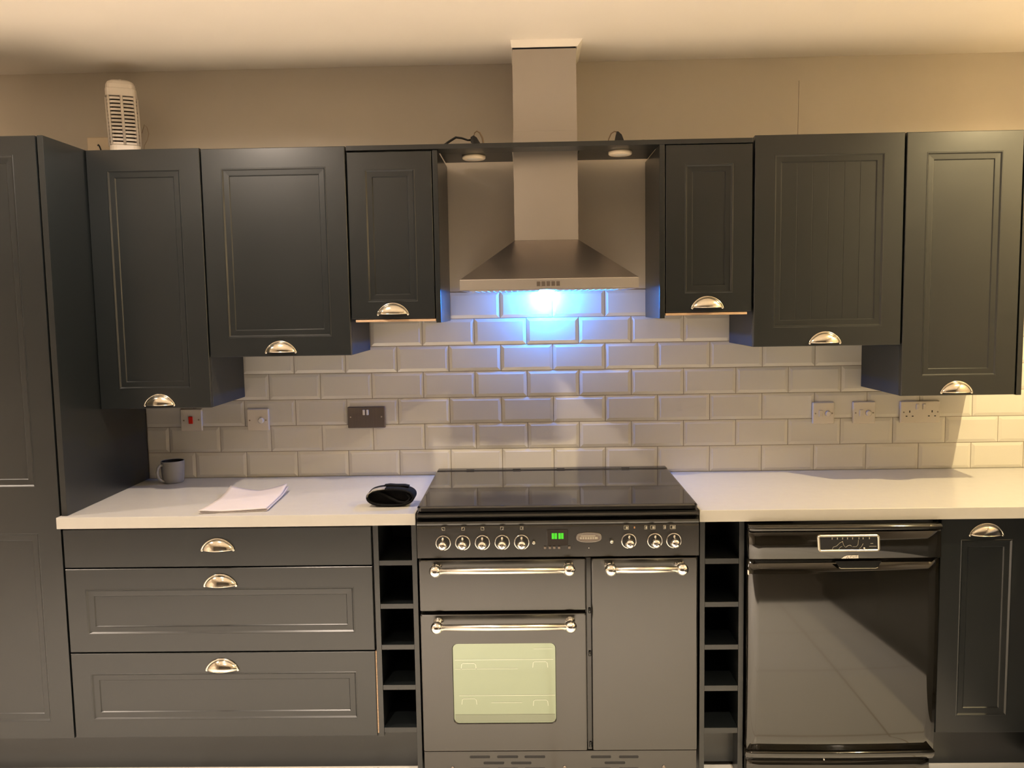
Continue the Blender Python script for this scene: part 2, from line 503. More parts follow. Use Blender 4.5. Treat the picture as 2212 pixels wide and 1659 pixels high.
o = fin('edge_strip', bm, M['oak'], wr); o['label'] = 'bare pale board edge'

# right base cabinet and the return run that starts at the right edge of the frame
t = thing('base_cabinet', (1.825, -0.3, 0.148), 'dark base cabinet at the right edge beside the dishwasher, long panelled door', 'kitchen cabinet')
bm = B(); box(bm, 1.676, 1.985, YD + .022, -0.002, 0.150, 0.8655, 0.001)
fin('cabinet_body', bm, M['carcass'], t)
bm = B(); shaker(bm, 1.6765, 1.9705, 0.150, 0.860, YD, 0.020, 0.068, 0.070, 0.060)
d = fin('door', bm, M['navy'], t)
cup_handle(d, 1.820, YD, 0.809)

t = thing('base_cabinet', (2.3, -1.9, 0.148), 'dark return run of base cabinets beyond the right edge of the photo', 'kitchen cabinet')
bm = B(); box(bm, 2.012, 2.60, -3.05, -0.63, 0.150, 0.8655, 0.001)
fin('cabinet_body', bm, M['carcass'], t)
for k in range(4):
    a, b = -3.05 + k * 0.605, -3.05 + (k + 1) * 0.605 - .004
    bm = B(); box(bm, 1.990, 2.010, a, b, 0.150, 0.860, 0.0015)
    fin('door', bm, M['navy'], t)

def plinth(x0, x1, y0, y1, lab):
    bm = B(); box(bm, x0, x1, y0, y1, 0.004, 0.1485, 0.001)
    box(bm, x0, x1, y0 - .003, y1, 0.0005, 0.004, mi=1)
    o = fin('plinth', bm, None, mats=[M['navy'], M['seal']])
    tag(o, lab, 'plinth')
plinth(-1.762, -0.0215, -0.530, -0.512, 'dark plinth board along the floor under the left base units')
plinth(1.672, 2.036, -0.530, -0.512, 'short dark plinth board under the right base cabinet')
plinth(2.04, 2.06, -3.04, -0.64, 'dark plinth board under the return run beyond the right edge')

# worktops
bm = B(); box(bm, -1.1665, -0.0025, -0.6265, -0.0005, 0.8665, 0.9040, 0.0015)
tag(fin('worktop', bm, M['worktop']), 'white square-edged worktop over the drawers on the left', 'worktop')
bm = B()
prof = [(0.9045, -0.0005), (XR - .003, -0.0005), (XR - .003, -3.06), (1.966, -3.06), (1.966, -0.6265), (0.9045, -0.6265)]
loft(bm, [[(x, y, 0.8665) for x, y in prof], [(x, y, 0.9025) for x, y in prof], [(x + (0.0012 if x < 1 else 0), y + (0.0012 if y < -0.6 and y > -1 else 0), 0.9040) for x, y in prof]])
tag(fin('worktop', bm, M['worktop']), 'white square-edged worktop above the dishwasher on the right', 'worktop')

# ------------------------------------------------------------------ range cooker
R = thing('range_cooker', (0.451, -0.33, 0.0), 'black range cooker with three bar-handled doors and glass lid', 'range cooker')
RX0, RX1 = 0.0035, 0.8985
bm = B(); box(bm, RX0 + .004, RX1 - .004, -0.600, -0.012, 0.10, 0.890, 0.001)
for x in (0.05, 0.85):
    for yy in (-0.55, -0.08):
        lathe(bm, [(0.02, 0.0), (0.02, 0.1)], (x, yy, 0.001), 'z', 12)
fin('cooker_body', bm, M['enamel_dark'], R)
# glass lid with rounded front corners
def lid_loop(z, ins=0.0, r=0.018):
    x0, x1, y0, y1 = RX0 - 0.0005 + ins, RX1 + 0.0005 - ins, -0.632 + ins, -0.052
    out = [(x1, y1, z), (x0, y1, z)]
    for k in range(7):
        a = PI + PI / 2 * k / 6
        out.append((x0 + r + r * math.cos(a), y0 + r + r * math.sin(a), z))
    for k in range(7):
        a = 1.5 * PI + PI / 2 * k / 6
        out.append((x1 - r + r * math.cos(a), y0 + r + r * math.sin(a), z))
    return out
bm = B(); loft(bm, [lid_loop(0.9085, 0.004), lid_loop(0.912), lid_loop(0.922), lid_loop(0.9265, 0.004), lid_loop(0.9275, 0.010)])
fin('glass_lid', bm, M['glassblack'], R)
bm = B(); box(bm, RX0 + .003, RX1 - .003, -0.050, -0.006, 0.905, 0.931, 0.004)
for x in (0.12, 0.30, 0.47, 0.72):
    box(bm, x, x + .03, -0.044, -0.034, 0.931, 0.9325)
bt2 = fin('rear_vent_trim', bm, M['enamel_dark'], R)
# rounded front rail under the lid
bm = B()
prism_x(bm, [(-0.60, 0.9065), (-0.630, 0.9065), (-0.641, 0.903), (-0.645, 0.897), (-0.640, 0.892), (-0.628, 0.890), (-0.626, 0.886), (-0.632, 0.883),
             (-0.641, 0.880), (-0.645, 0.875), (-0.643, 0.869), (-0.60, 0.868)], RX0, RX1)
fin('front_rail', bm, M['enamel_dark'], R)
YP = -0.645
bm = B(); prism_x(bm, [(-0.601, 0.762), (-0.642, 0.762), (YP, 0.765), (YP, 0.860), (-0.6425, 0.867), (-0.601, 0.867)], RX0, RX1)
panel = fin('control_panel', bm, M['enamel'], R)
# knobs
def knob_mesh():
    bm = B()
    lathe(bm, [(0.0215, 0.0), (0.0235, 0.0012), (0.0245, 0.003), (0.0235, 0.0045), (0.0218, 0.0035)], (0, 0, 0), 'y', 32)
    return bm
def knob_face():
    bm = B(); lathe(bm, [(0.0216, 0.001), (0.0216, 0.0035), (0.018, 0.0042)], (0, 0, 0), 'y', 28); return bm
def knob_grip():
    bm = B()
    lathe(bm, [(0.0095, 0.004), (0.0090, 0.012), (0.0115, 0.017), (0.0140, 0.022), (0.0150, 0.029), (0.0138, 0.036), (0.0100, 0.0412), (0.004, 0.0432)], (0, 0, -0.0015), 'y', 28)
    tube(bm, [(0, -0.012, 0.010), (0, -0.013, 0.0155), (0, -0.013, 0.0200)], [0.0030, 0.0042, 0.0028], 12)
    return bm
kn = []
def knob(x, z):
    if not kn:
        b = fin('knob', knob_mesh(), M['chrome'], R, loc=(x, YP, z)); b['label'] = 'chrome control knob'
        fin('dial_face', knob_face(), M['matblack'], b, loc=(x, YP, z))
        fin('grip', knob_grip(), M['chrome'], b, loc=(x, YP, z))
        kn.append(b)
    else:
        copy_part(kn[0], R, (x, YP, z))
for x in (0.0870, 0.1495, 0.2120, 0.2750, 0.3370, 0.6770, 0.7590, 0.8190):
    knob(x, 0.813)
# printed symbols over the knobs
def frame(bm, x, z, w, h, t_=0.0018, y=YP):
    for a in ((x - w / 2, x + w / 2, z + h / 2 - t_, z + h / 2), (x - w / 2, x + w / 2, z - h / 2, z - h / 2 + t_), (x - w / 2, x - w / 2 + t_, z - h / 2, z + h / 2), (x + w / 2 - t_, x + w / 2, z - h / 2, z + h / 2)):
        box(bm, a[0], a[1], y - .0004, y + .0002, a[2], a[3])
for i, x in enumerate((0.088, 0.151, 0.213, 0.275, 0.338)):
    bm = B(); frame(bm, x, 0.858, 0.0105, 0.0105, 0.0011)
    dx, dz = ((-.003, -.003), (-.003, .003), (.003, .003), (.003, -.003), (0.003, 0))[i]
    box(bm, x + dx - .002, x + dx + .002, YP - .0004, YP + .0002, 0.858 + dz - .002, 0.858 + dz + .002)
    fin('printed_symbol', bm, M['greymark'], R)
for x, w in ((0.669, 0.015), (0.731, 0.009), (0.753, 0.016), (0.790, 0.008), (0.816, 0.018)):
    bm = B(); frame(bm, x, 0.856, w, 0.0125, 0.0012)
    box(bm, x - w * .1, x + w * .35, YP - .0004, YP + .0002, 0.852, 0.859)
    fin('printed_symbol', bm, M['greymark'], R)
bm = B(); box(bm, 0.549, 0.5512, YP - .0005, YP + .0002, 0.790, 0.7922)
fin('indicator_dot', bm, M['whitemark'], R)
bm = B(); box(bm, 0.693, 0.697, YP - .0004, YP + .0002, 0.853, 0.859)
fin('warning_mark', bm, M['amber'], R)
# clock
bm = B(); box(bm, 0.4170, 0.4835, YP - .0035, YP + .001, 0.800, 0.8520, 0.0015)
ck = fin('clock', bm, M['greydark'], R)
bm = B()
for a, b in ((0.4325, 0.4405), (0.4415, 0.4495), (0.4535, 0.4615), (0.4625, 0.4700)):
    box(bm, a, b, YP - .0042, YP - .0032, 0.8225, 0.8415, 0.0006)
fin('clock_digits', bm, M['green'], ck)
for k, x in enumerate((0.411, 0.4265, 0.440, 0.4555, 0.488)):
    bm = B(); box(bm, x - .004, x + .004, YP - .0055, YP + .001, 0.7905, 0.7985, 0.0012)
    fin('clock_button', bm, M['steelplate'], ck)
# small chrome push buttons
for x in (0.3755, 0.6220):
    bm = B(); lathe(bm, [(0.0058, 0.0), (0.0062, 0.006), (0.0050, 0.012), (0.0025, 0.0135)], (x, YP, 0.8125), 'y', 16)
    fin('push_button', bm, M['chrome'], R)
# oval badge
def oval(cx, cz, a, b, y, n=40, p=2.6):
    out = []
    for k in range(n):
        t_ = 2 * PI * k / n
        c, s = math.cos(t_), math.sin(t_)
        out.append((cx + a * math.copysign(abs(c) ** (2 / p), c), y, cz + b * math.copysign(abs(s) ** (2 / p), s)))
    return out
bm = B(); loft(bm, [oval(.5505, .826, .0405, .0165, YP + .001), oval(.5505, .826, .0405, .0165, YP - .002), oval(.5505, .826, .0385, .0148, YP - .0036), oval(.5505, .826, .0345, .0115, YP - .0030)], smooth=False)
bd = fin('badge', bm, M['steelplate'], R); bd['label'] = 'oval metal badge'
bm = B()
loft(bm, [oval(.5505, .826, .0400, .0160, YP - .0020), oval(.5505, .826, .0395, .0156, YP - .0042), oval(.5505, .826, .0350, .0120, YP - .0042), oval(.5505, .826, .0345, .0117, YP - .0030)], False, False)
fin('badge_rim', bm, M['chrome'], bd)
bm = B()
for x0_, x1_ in ((.522, .5275), (.530, .5355), (.538, .5435), (.546, .5515), (.554, .5595), (.562, .566), (.5685, .578)):
    box(bm, x0_, x1_, YP - .0042, YP - .0028, 0.821, 0.8275, 0.0005)
box(bm, .5245, .571, YP - .0038, YP - .0028, 0.8300, 0.8325)
fin('badge_lettering', bm, M['greymark'], bd)

# doors
YO = -0.640
def door_slab(bm, x0, x1, z0, z1, y=YO, hole=None):
    e = 0.004
    if not hole:
        loft(bm, [rrect(x0, x1, z0, z1, y + .036, .004), rrect(x0, x1, z0, z1, y + .005, .004), rrect(x0 + .0015, x1 - .0015, z0 + .0015, z1 - .0015, y + .0015, .004), rrect(x0 + e, x1 - e, z0 + e, z1 - e, y, .004)])
    else:
        hx0, hx1, hz0, hz1, hr = hole
        loft(bm, [rrect(x0, x1, z0, z1, y + .036, .004), rrect(x0, x1, z0, z1, y + .005, .004), rrect(x0 + .0015, x1 - .0015, z0 + .0015, z1 - .0015, y + .0015, .004), rrect(x0 + e, x1 - e, z0 + e, z1 - e, y, .004),
                  rrect(hx0, hx1, hz0, hz1, y, hr), rrect(hx0 + .002, hx1 - .002, hz0 + .002, hz1 - .002, y + .004, hr)], True, False)
def bar_handle(par, xa, xb, z):
    y = -0.688
    bm = B()
    tube(bm, [(xa + .012, y, z), (xb - .012, y, z)], 0.0105, 20)
    h = fin('handle', bm, M['barsteel'], par); h['label'] = 'polished bar handle with ball ends'
    for x in (xa, xb):
        bm = B()
        bmesh.ops.create_uvsphere(bm, u_segments=28, v_segments=18, radius=0.0195)
        bmesh.ops.translate(bm, verts=bm.verts, vec=(x, y, z))
        for f in bm.faces: f.smooth = True
        lathe(bm, [(0.0165, -0.002), (0.0165, 0.003), (0.0100, 0.006), (0.0095, 0.040)], (x, YO, z), 'y', 22)
        fin('handle_end', bm, M['chrome'], h)
bm = B(); door_slab(bm, 0.006, 0.5405, 0.586, 0.7555)
g = fin('grill_door', bm, M['enamel'], R)
bar_handle(g, 0.0640, 0.4850, 0.7330)
bm = B(); door_slab(bm, 0.006, 0.5405, 0.1145, 0.576, hole=(0.1065, 0.4415, 0.2075, 0.4780, 0.016))
od = fin('oven_door', bm, M['enamel'], R)
bar_handle(od, 0.0645, 0.4880, 0.5500)
bm = B(); loft(bm, [rrect(0.108, 0.440, 0.209, 0.4765, YO + .012, .015), rrect(0.108, 0.440, 0.209, 0.4765, YO + .0045, .015)])
og = fin('oven_window', bm, M['ovenglass'], od); og['label'] = 'pale greenish mirrored oven window'
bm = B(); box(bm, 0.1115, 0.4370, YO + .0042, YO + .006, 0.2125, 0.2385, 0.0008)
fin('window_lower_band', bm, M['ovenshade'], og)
bm = B()
def wire(pts, r=0.0011):
    pts = [Vector((x, 0, z)) for x, z in pts]
    loops = []
    for i, p in enumerate(pts):
        d = (pts[min(i + 1, len(pts) - 1)] - pts[max(i - 1, 0)]).normalized()
        w = Vector((d.z, 0, -d.x)) * r
        loops.append([(p.x + w.x, YO + .0038, p.z + w.z), (p.x - w.x, YO + .0038, p.z - w.z), (p.x - w.x, YO + .0050, p.z - w.z), (p.x + w.x, YO + .0050, p.z + w.z)])
    loft(bm, loops)
wire([(0.114, 0.4225), (0.433, 0.4225)]); wire([(0.114, 0.3920), (0.318, 0.3920)], 0.0008)
wire([(0.126, 0.3025), (0.437, 0.3025)]); wire([(0.230, 0.2780), (0.330, 0.2780)], 0.0009); wire([(0.37, 0.4580), (0.432, 0.4580)], 0.0008)
for xa, za in ((0.134, 0.411), (0.366, 0.415), (0.134, 0.292), (0.366, 0.286)):
    wire([(xa, za - .020), (xa + .002, za - .003), (xa + .006, za), (xa + .042, za), (xa + .047, za - .004), (xa + .049, za - .020)])
fin('oven_rack', bm, M['rackwire'], og)
bm = B(); door_slab(bm, 0.5585, 0.8960, 0.1145, 0.7555)
rd = fin('tall_oven_door', bm, M['enamel'], R)
bar_handle(rd, 0.6160, 0.8385, 0.7320)
bm = B(); box(bm, 0.5430, 0.5560, -0.630, -0.602, 0.115, 0.756)
for z in (0.435, 0.578, 0.128): lathe(bm, [(0.004, -.004), (0.004, 0.012)], (0.5515, -0.632, z), 'z', 10)
fin('door_divider', bm, M['enamel_dark'], R)
# bottom drawer front with vent slots
bm = B(); box(bm, RX0 + .002, RX1 - .002, -0.628, -0.601, 0.022, 0.1105, 0.003)
low = fin('bottom_drawer', bm, M['enamel'], R)
for x0_, x1_, zc in ((.155, .222, .0890), (.245, .314, .0890), (.335, .403, .0885), (.200, .268, .0680), (.290, .357, .0675), (.552, .618, .0870), (.644, .708, .0865), (.597, .664, .0665),
                     (.155, .222, .0470), (.245, .314, .0470), (.335, .403, .0470), (.552, .618, .0455), (.644, .708, .0455)):
    bm = B(); loft(bm, [rrect(x0_, x1_, zc - .0045, zc + .0045, -0.6284, .004), rrect(x0_ + .001, x1_ - .001, zc - .0035, zc + .0035, -0.6290, .003)])
    fin('vent_slot', bm, M['matblack'], low)
for x in (0.098, 0.466, 0.790):
    bm = B(); lathe(bm, [(0.006, 0.0), (0.006, 0.002), (0.003, 0.0032)], (x, -0.628, 0.051), 'y', 14)
    fin('screw', bm, M['steelplate'], low)

# ------------------------------------------------------------------ dishwasher
DW = thing('dishwasher', (1.355, -0.33, 0.0), 'glossy black dishwasher under the right worktop', 'dishwasher')
DX0, DX1 = 1.0555, 1.6560
bm = B(); box(bm, DX0 + .004, DX1 - .004, -0.600, -0.03, 0.03, 0.8600, 0.001)
fin('dishwasher_body', bm, M['enamel_dark'], DW)
YDW = -0.655
def crown(bm, x0, x1, prof, bulge=0.007, n=14):
    """a front bowed across x: prof = [(y,z)...]"""
    loops = []
    for k in range(n + 1):
        s = -1 + 2 * k / n
        dy = bulge * (s ** 2)
        x = x0 + (x1 - x0) * k / n
        loops.append([(x, y + (dy if y < -0.61 else 0), z) for y, z in prof])
    rings = loft(bm, loops, smooth=False)
    for f in bm.faces:
        f.smooth = True
bm = B()
crown(bm, DX0, DX1, [(-0.601, 0.7475), (-0.640, 0.7475), (-0.653, 0.7490), (YDW - .003, 0.7540), (YDW + .0005, 0.800), (YDW + .0035, 0.834), (-0.6485, 0.838), (-0.601, 0.838)], 0.004)
cp = fin('control_fascia', bm, M['gloss'], DW)
bm = B()
crown(bm, DX0, DX1, [(-0.601, 0.8385), (-0.648, 0.8385), (-0.656, 0.8410), (-0.6605, 0.8470), (-0.6590, 0.8535), (-0.652, 0.8575), (-0.601, 0.8585)], 0.004)
fin('top_rail', bm, M['gloss'], DW)
bm = B()
zz = [0.1150 + (0.7440 - 0.1150) * k / 14 for k in range(15)]
prof = [(-0.601, 0.1150)] + [(YDW + 0.010 * (2 * (z - 0.115) / 0.629 - 1) ** 2 - 0.002, z) for z in zz] + [(-0.601, 0.7440)]
crown(bm, DX0 + .001, DX1 - .001, prof, 0.007, 18)
dd = fin('door', bm, M['gloss'], DW)
# recessed grip under the fascia
bm = B()
gp = [(1.324, .7435), (1.336, .7235), (1.342, .7205), (1.450, .7200), (1.457, .7225), (1.468, .7430)]
loft(bm, [[(x, YDW - .0010, z) for x, z in gp], [(x, YDW - .0035, z) for x, z in gp]])
fin('grip_recess', bm, M['enamel_dark'], dd)
bm = B(); tube(bm, [(x, YDW - .0036, z) for x, z in gp[1:5]], 0.0009, 6)
fin('grip_lip', bm, M['greymark'], dd)
# display with silver surround
YF = YDW - .0035
def dwrect(d, y):
    out = []
    x0, x1, z0, z1 = 1.2695 + d, 1.4590 - d, 0.7745 + d, 0.8285 - d
    sk = 0.004
    base = rrect(x0, x1, z0, z1, y, max(.002, .008 - d))
    return [(x + sk * (0.8015 - z) / 0.05 * (1 if x < 1.36 else 0.6) + 0.004 * (1 - ((z - .8015) / .027) ** 2) * (1 if x > 1.36 else -0.6), yy, z) for x, yy, z in base]
bm = B()
loft(bm, [dwrect(0, YF + .0075), dwrect(0, YF - .0012), dwrect(.0018, YF - .0032), dwrect(.0048, YF - .0032), dwrect(.0068, YF - .0012)], False, False)
sr = fin('display_surround', bm, M['silver'], cp)
bm = B(); loft(bm, [dwrect(.0060, YF + .001), dwrect(.0060, YF - .0014)])
sc = fin('display_panel', bm, M['matblack'], sr)
bm = B()
for x in (1.312, 1.3285, 1.3445, 1.3600, 1.3755, 1.3955, 1.4085, 1.428):
    box(bm, x - .0014, x + .0014, YF - .0018, YF - .0010, 0.8145, 0.8205)
tube(bm, [(1.313, YF - .0016, .783), (1.316, YF - .0016, .790), (1.326, YF - .0016, .793), (1.336, YF - .0016, .803), (1.346, YF - .0016, .808)], .0006, 5)
tube(bm, [(1.345, YF - .0016, .806), (1.348, YF - .0016, .796), (1.354, YF - .0016, .789)], .0005, 5)
tube(bm, [(1.333, YF - .0016, .783), (1.337, YF - .0016, .789), (1.343, YF - .0016, .792)], .0006, 5)
tube(bm, [(1.355, YF - .0016, .789), (1.362, YF - .0016, .7945), (1.369, YF - .0016, .7955), (1.373, YF - .0016, .792)], .0008, 5)
tube(bm, [(1.376, YF - .0016, .7905), (1.388, YF - .0016, .791), (1.393, YF - .0016, .797), (1.394, YF - .0016, .812)], .0005, 5)
tube(bm, [(1.397, YF - .0016, .784), (1.404, YF - .0016, .791), (1.409, YF - .0016, .800)], .0005, 5)
box(bm, 1.428, 1.451, YF - .0018, YF - .0010, .7905, .7920)
box(bm, 1.432, 1.440, YF - .0018, YF - .0010, .7995, .8010)
fin('display_symbols', bm, M['greymark'], sc)
bm = B(); lathe(bm, [(0.0026, 0.001), (0.0026, 0.0028), (0.0012, 0.0034)], (1.4125, YF, 0.7855), 'y', 12)
fin('indicator_light', bm, M['whitemark'], sc)
bm = B()
bp = [(1.343, .7525), (1.352, .7590), (1.360, .7620), (1.395, .7625), (1.3955, .7530)]
loft(bm, [[(x, YF + .004, z) for x, z in bp], [(x, YF - .0006, z) for x, z in bp]])
bd = fin('maker_badge', bm, M['whitemark'], cp); bd['label'] = 'small white badge'
bm = B()
for pts in ([(1.358, .7530), (1.3615, .7600), (1.3655, .7530)], [(1.370, .7555), (1.3705, .7600), (1.375, .7600)], [(1.3775, .7590), (1.381, .7560), (1.3845, .7590)], [(1.3875, .7560), (1.3875, .7600), (1.391, .7600)]):
    tube(bm, [(x, YF - .0008, z) for x, z in pts], .0006, 5)
fin('badge_strokes', bm, M['greydark'], bd)
# curved foot panel
bm = B()
crown(bm, DX0 - .001, DX1 + .001, [(-0.601, 0.1110), (-0.650, 0.1110), (-0.654, 0.1070), (-0.651, 0.095), (-0.640, 0.080), (-0.601, 0.078)], 0.006)
fin('lower_rail', bm, M['gloss'], DW)
bm = B(); crown(bm, DX0 + .006, DX1 - .006, [(-0.601, 0.0765), (-0.630, 0.0765), (-0.632, 0.03), (-0.601, 0.012)], 0.006)
fin('kick_panel', bm, M['gloss'], DW)
bm = B(); lathe(bm, [(0.0020, 0.0), (0.0020, 0.0025)], (1.306, -0.6385, 0.0795), 'y', 10)
fin('pilot_light', bm, M['whitemark'], DW)
bm = B(); box(bm, DX0 - .0020, DX0 + .0005, -0.650, -0.640, 0.700, 0.7130)
fin('hinge_clip', bm, M['whitemark'], DW)
for x in (1.10, 1.61):
    pass

# ------------------------------------------------------------------ cooker hood
H = thing('cooker_hood', (0.4375, -0.2, 1.615), 'stainless steel chimney cooker hood with one lamp lit', 'cooker hood')
def rxy(x0, x1, y0, y1, z): return [(x0, y0, z), (x1, y0, z), (x1, y1, z), (x0, y1, z)]
HX0, HX1, HY = 0.1430, 0.7350, -0.460
bm = B()
loft(bm, [rxy(HX0 + .02, HX1 - .02, HY + .02, -.004, 1.618), rxy(HX0 + .004, HX1 - .004, HY + .004, -.002, 1.6135), rxy(HX0, HX1, HY, -.001, 1.6155), rxy(HX0, HX1, HY, -.001, 1.6480), rxy(HX0 + .001, HX1 - .001, HY + .001, -.001, 1.6500)], True, False)
fin('canopy_rim', bm, M['steel'], H)
bm = B(); loft(bm, [rxy(HX0 + .001, HX1 - .001, HY + .001, -.001, 1.6502), rxy(0.3245, 0.5485, -0.2600, -.001, 1.7900)], False, True)
fin('canopy', bm, M['steel_dark'], H)
bm = B(); loft(bm, [rxy(0.3245, 0.5485, -0.2600, -.001, 1.7905), rxy(0.3245, 0.5485, -0.2600, -.001, 2.1670)])
fin('lower_duct_cover', bm, M['steel'], H)
bm = B(); loft(bm, [rxy(0.3260, 0.5470, -0.2585, .000, 2.1675), rxy(0.3260, 0.5470, -0.2585,   .000, 2.4440)])
fin('upper_duct_cover', bm, M['steel'], H)
bm = B(); box(bm, 0.3275, 0.5455, -0.2570, 0.0, 2.4400, 2.4700)  # black box added to stand in for shade inside the collar gap
fin('gap_shade_box', bm, M['matblack'], H)
for k in range(5):
    x = 0.4035 + k * 0.0163
    bm = B(); box(bm, x - .0058, x + .0058, HY - .0025, HY + .001, 1.6240, 1.6405, 0.001)
    fin('push_button', bm, M['steelplate'], H)
for k in range(2):
    x = 0.290 + k * 0.292
    bm = B()
    box(bm, x - .118, x + .118, -0.42, -0.12, 1.6125, 1.6170, 0.001)
    for j in range(11):
        box(bm, x - .110 + j * .020, x - .098 + j * .020, -0.41, -0.13, 1.6115, 1.6130)
    fin('grease_filter', bm, M['steel'], H)
bm = B(); lathe(bm, [(0.0, 1.6020), (0.018, 1.6030), (0.026, 1.6070), (0.028, 1.6150)], (0.4345, -0.031, 0), 'z', 28)
lp = fin('hood_lamp', bm, M['hoodlens'], H); lp['label'] = 'lit lamp lens'
ld = bpy.data.lights.new('hood_lamp_light', 'POINT'); ld.energy = HOOD_LAMP_W; ld.color = HOOD_LAMP_COL; ld.shadow_soft_size = 0.012
lo = bpy.data.objects.new('hood_lamp_light', ld); COL.objects.link(lo); lo.location = (0.4345, -0.022, 1.590)

# collar where the duct meets the ceiling
bm = B()
def ring(x0, x1, y0, z): return [(x0, .0085, z), (x0, y0, z), (x1, y0, z), (x1, .0085, z)]
o0, o1 = ring(.3235, .5515, -.2660, 2.4490), ring(.3200, .5700, -.2780, 2.4708)
i0, i1 = ring(.3250, .5490, -.2610, 2.4490), ring(.3250, .5490, -.2610, 2.4708)
loft(bm, [i1, i0, o0, o1], False, False, closed=False)
for a in (0, 3):
    vs = [bm.verts.new(q[a]) for q in (i1, i0, o0, o1)]; bm.faces.new(vs)
tag(fin('ceiling_collar', bm, M['ceiling']), 'pale trim collar where the hood chimney meets the ceiling', 'trim')

# ------------------------------------------------------------------ sockets and switches
def plate(x0, x1, z0, z1, label, m_, cat='socket'):
    t = thing('wall_socket' if cat == 'socket' else 'wall_switch', ((x0 + x1) / 2, 0, z0), label, cat)
    bm = B()
    loft(bm, [rrect(x0, x1, z0, z1, -.0005, .003), rrect(x0, x1, z0, z1, -.0075, .003), rrect(x0 + .0025, x1 - .0025, z0 + .0025, z1 - .0025, -.0100, .003)])
    fin('face_plate', bm, m_, t)
    return t
def screws(t, pts, m_=None):
    for x, z in pts:
        bm = B(); lathe(bm, [(0.0030, 0.0), (0.0030, 0.0012)], (x, -.0099, z), 'y', 10)
        fin('screw', bm, m_ or M['wire'], t)
def rocker(t, x, z, w, h, m_, name='rocker'):
    bm = B(); box(bm, x - w / 2, x + w / 2, -.0145, -.0098, z - h / 2, z + h / 2, 0.0018)
    return fin(name, bm, m_, t)
t = plate(-1.001, -0.917, 1.092, 1.179, 'white cooker switch with red rocker on the tiles at far left', M['plastic'], 'switch')
r_ = rocker(t, -0.960, 1.136, 0.0165, 0.029, M['red']); r_['label'] = 'red rocker'
screws(t, [(-0.988, 1.135), (-0.929, 1.137)])
t = plate(-0.738, -0.653, 1.091, 1.176, 'white fused outlet plate on the tiles, right of the red switch', M['plastic'])
bm = B(); lathe(bm, [(0.0115, 0.0), (0.0110, 0.006), (0.008, 0.0085)], (-0.683, -.0098, 1.131), 'y', 22)
fin('flex_outlet', bm, M['whitemark'], t)
screws(t, [(-0.728, 1.132), (-0.664, 1.132)])
t = plate(-0.3425, -0.1960, 1.096, 1.179, 'brushed metal double socket on the tiles left of the cooker', M['steelplate'])
for x in (-0.2785, -0.2640): rocker(t, x, 1.157, 0.0085, 0.021, M['whitemark'])
screws(t, [(-0.331, 1.139), (-0.210, 1.139)], M['silver'])
def pins(t, cx, z):
    bm = B()
    box(bm, cx - .002, cx + .002, -.0104, -.0098, z + .008, z + .0165)
    box(bm, cx - .0150, cx - .0085, -.0104, -.0098, z - .0075, z - .0035)
    box(bm, cx + .0085, cx + .0150, -.0104, -.0098, z - .0075, z - .0035)
    fin('pin_holes', bm, M['matblack'], t)
for (x0, x1, z0, z1, lab) in ((1.462, 1.545, 1.087, 1.171, 'white single outlet plate on the tiles, furthest left of three on right'), (1.616, 1.702, 1.086, 1.171, 'white single outlet plate between another outlet and the double socket')):
    t = plate(x0, x1, z0, z1, lab, M['plastic'])
    cx = (x0 + x1) / 2
    rocker(t, cx - .012, 1.128, 0.014, 0.026, M['plastic'])
    bm = B(); lathe(bm, [(0.0115, 0.0), (0.0110, 0.006), (0.008, 0.0085)], (cx + .016, -.0098, 1.127), 'y', 22)
    fin('flex_outlet', bm, M['plastic'], t)
    screws(t, [(x0 + .010, 1.128), (x1 - .009, 1.128)], M['grout'])
t = plate(1.7970, 1.9480, 1.086, 1.1705, 'white double socket on the tiles under the end upper cabinet', M['plastic'])
for x in (1.862, 1.887): rocker(t, x, 1.149, 0.012, 0.022, M['plastic'])
pins(t, 1.8325, 1.118); pins(t, 1.9180, 1.118)
screws(t, [(1.810, 1.128), (1.9395, 1.128)], M['grout'])

# cream socket plate on the wall behind the insect killer
t = thing('wall_socket', (-1.232, 0.008, 2.130), 'cream socket plate on wall above the cabinets, behind the white lamp', 'socket')
bm = B(); loft(bm, [rrect(-1.305, -1.159, 2.142, 2.2275, .0085, .004), rrect(-1.305, -1.159, 2.142, 2.2275, -.006, .004), rrect(-1.302, -1.162, 2.145, 2.2245, -.009, .004)])
fin('face_plate', bm, M['cream'], t)
bm = B(); box(bm, -1.214, -1.188, -.0115, -.0088, 2.209, 2.214); box(bm, -1.206, -1.188, -.0120, -.0088, 2.193, 2.207, 0.001)
fin('rocker', bm, M['greymark'], t)
bm = B(); tube(bm, [(-1.262, -.012, 2.196), (-1.256, -.020, 2.197), (-1.250, -.024, 2.190), (-1.245, -.026, 2.178), (-1.243, -.026, 2.160), (-1.240, -.026, 2.135), (-1.22, -.03, 2.1225)], 0.0028, 8)
tag(fin('cable', bm, M['cable']), 'short black cable hooked over in front of the cream socket plate', 'cable')

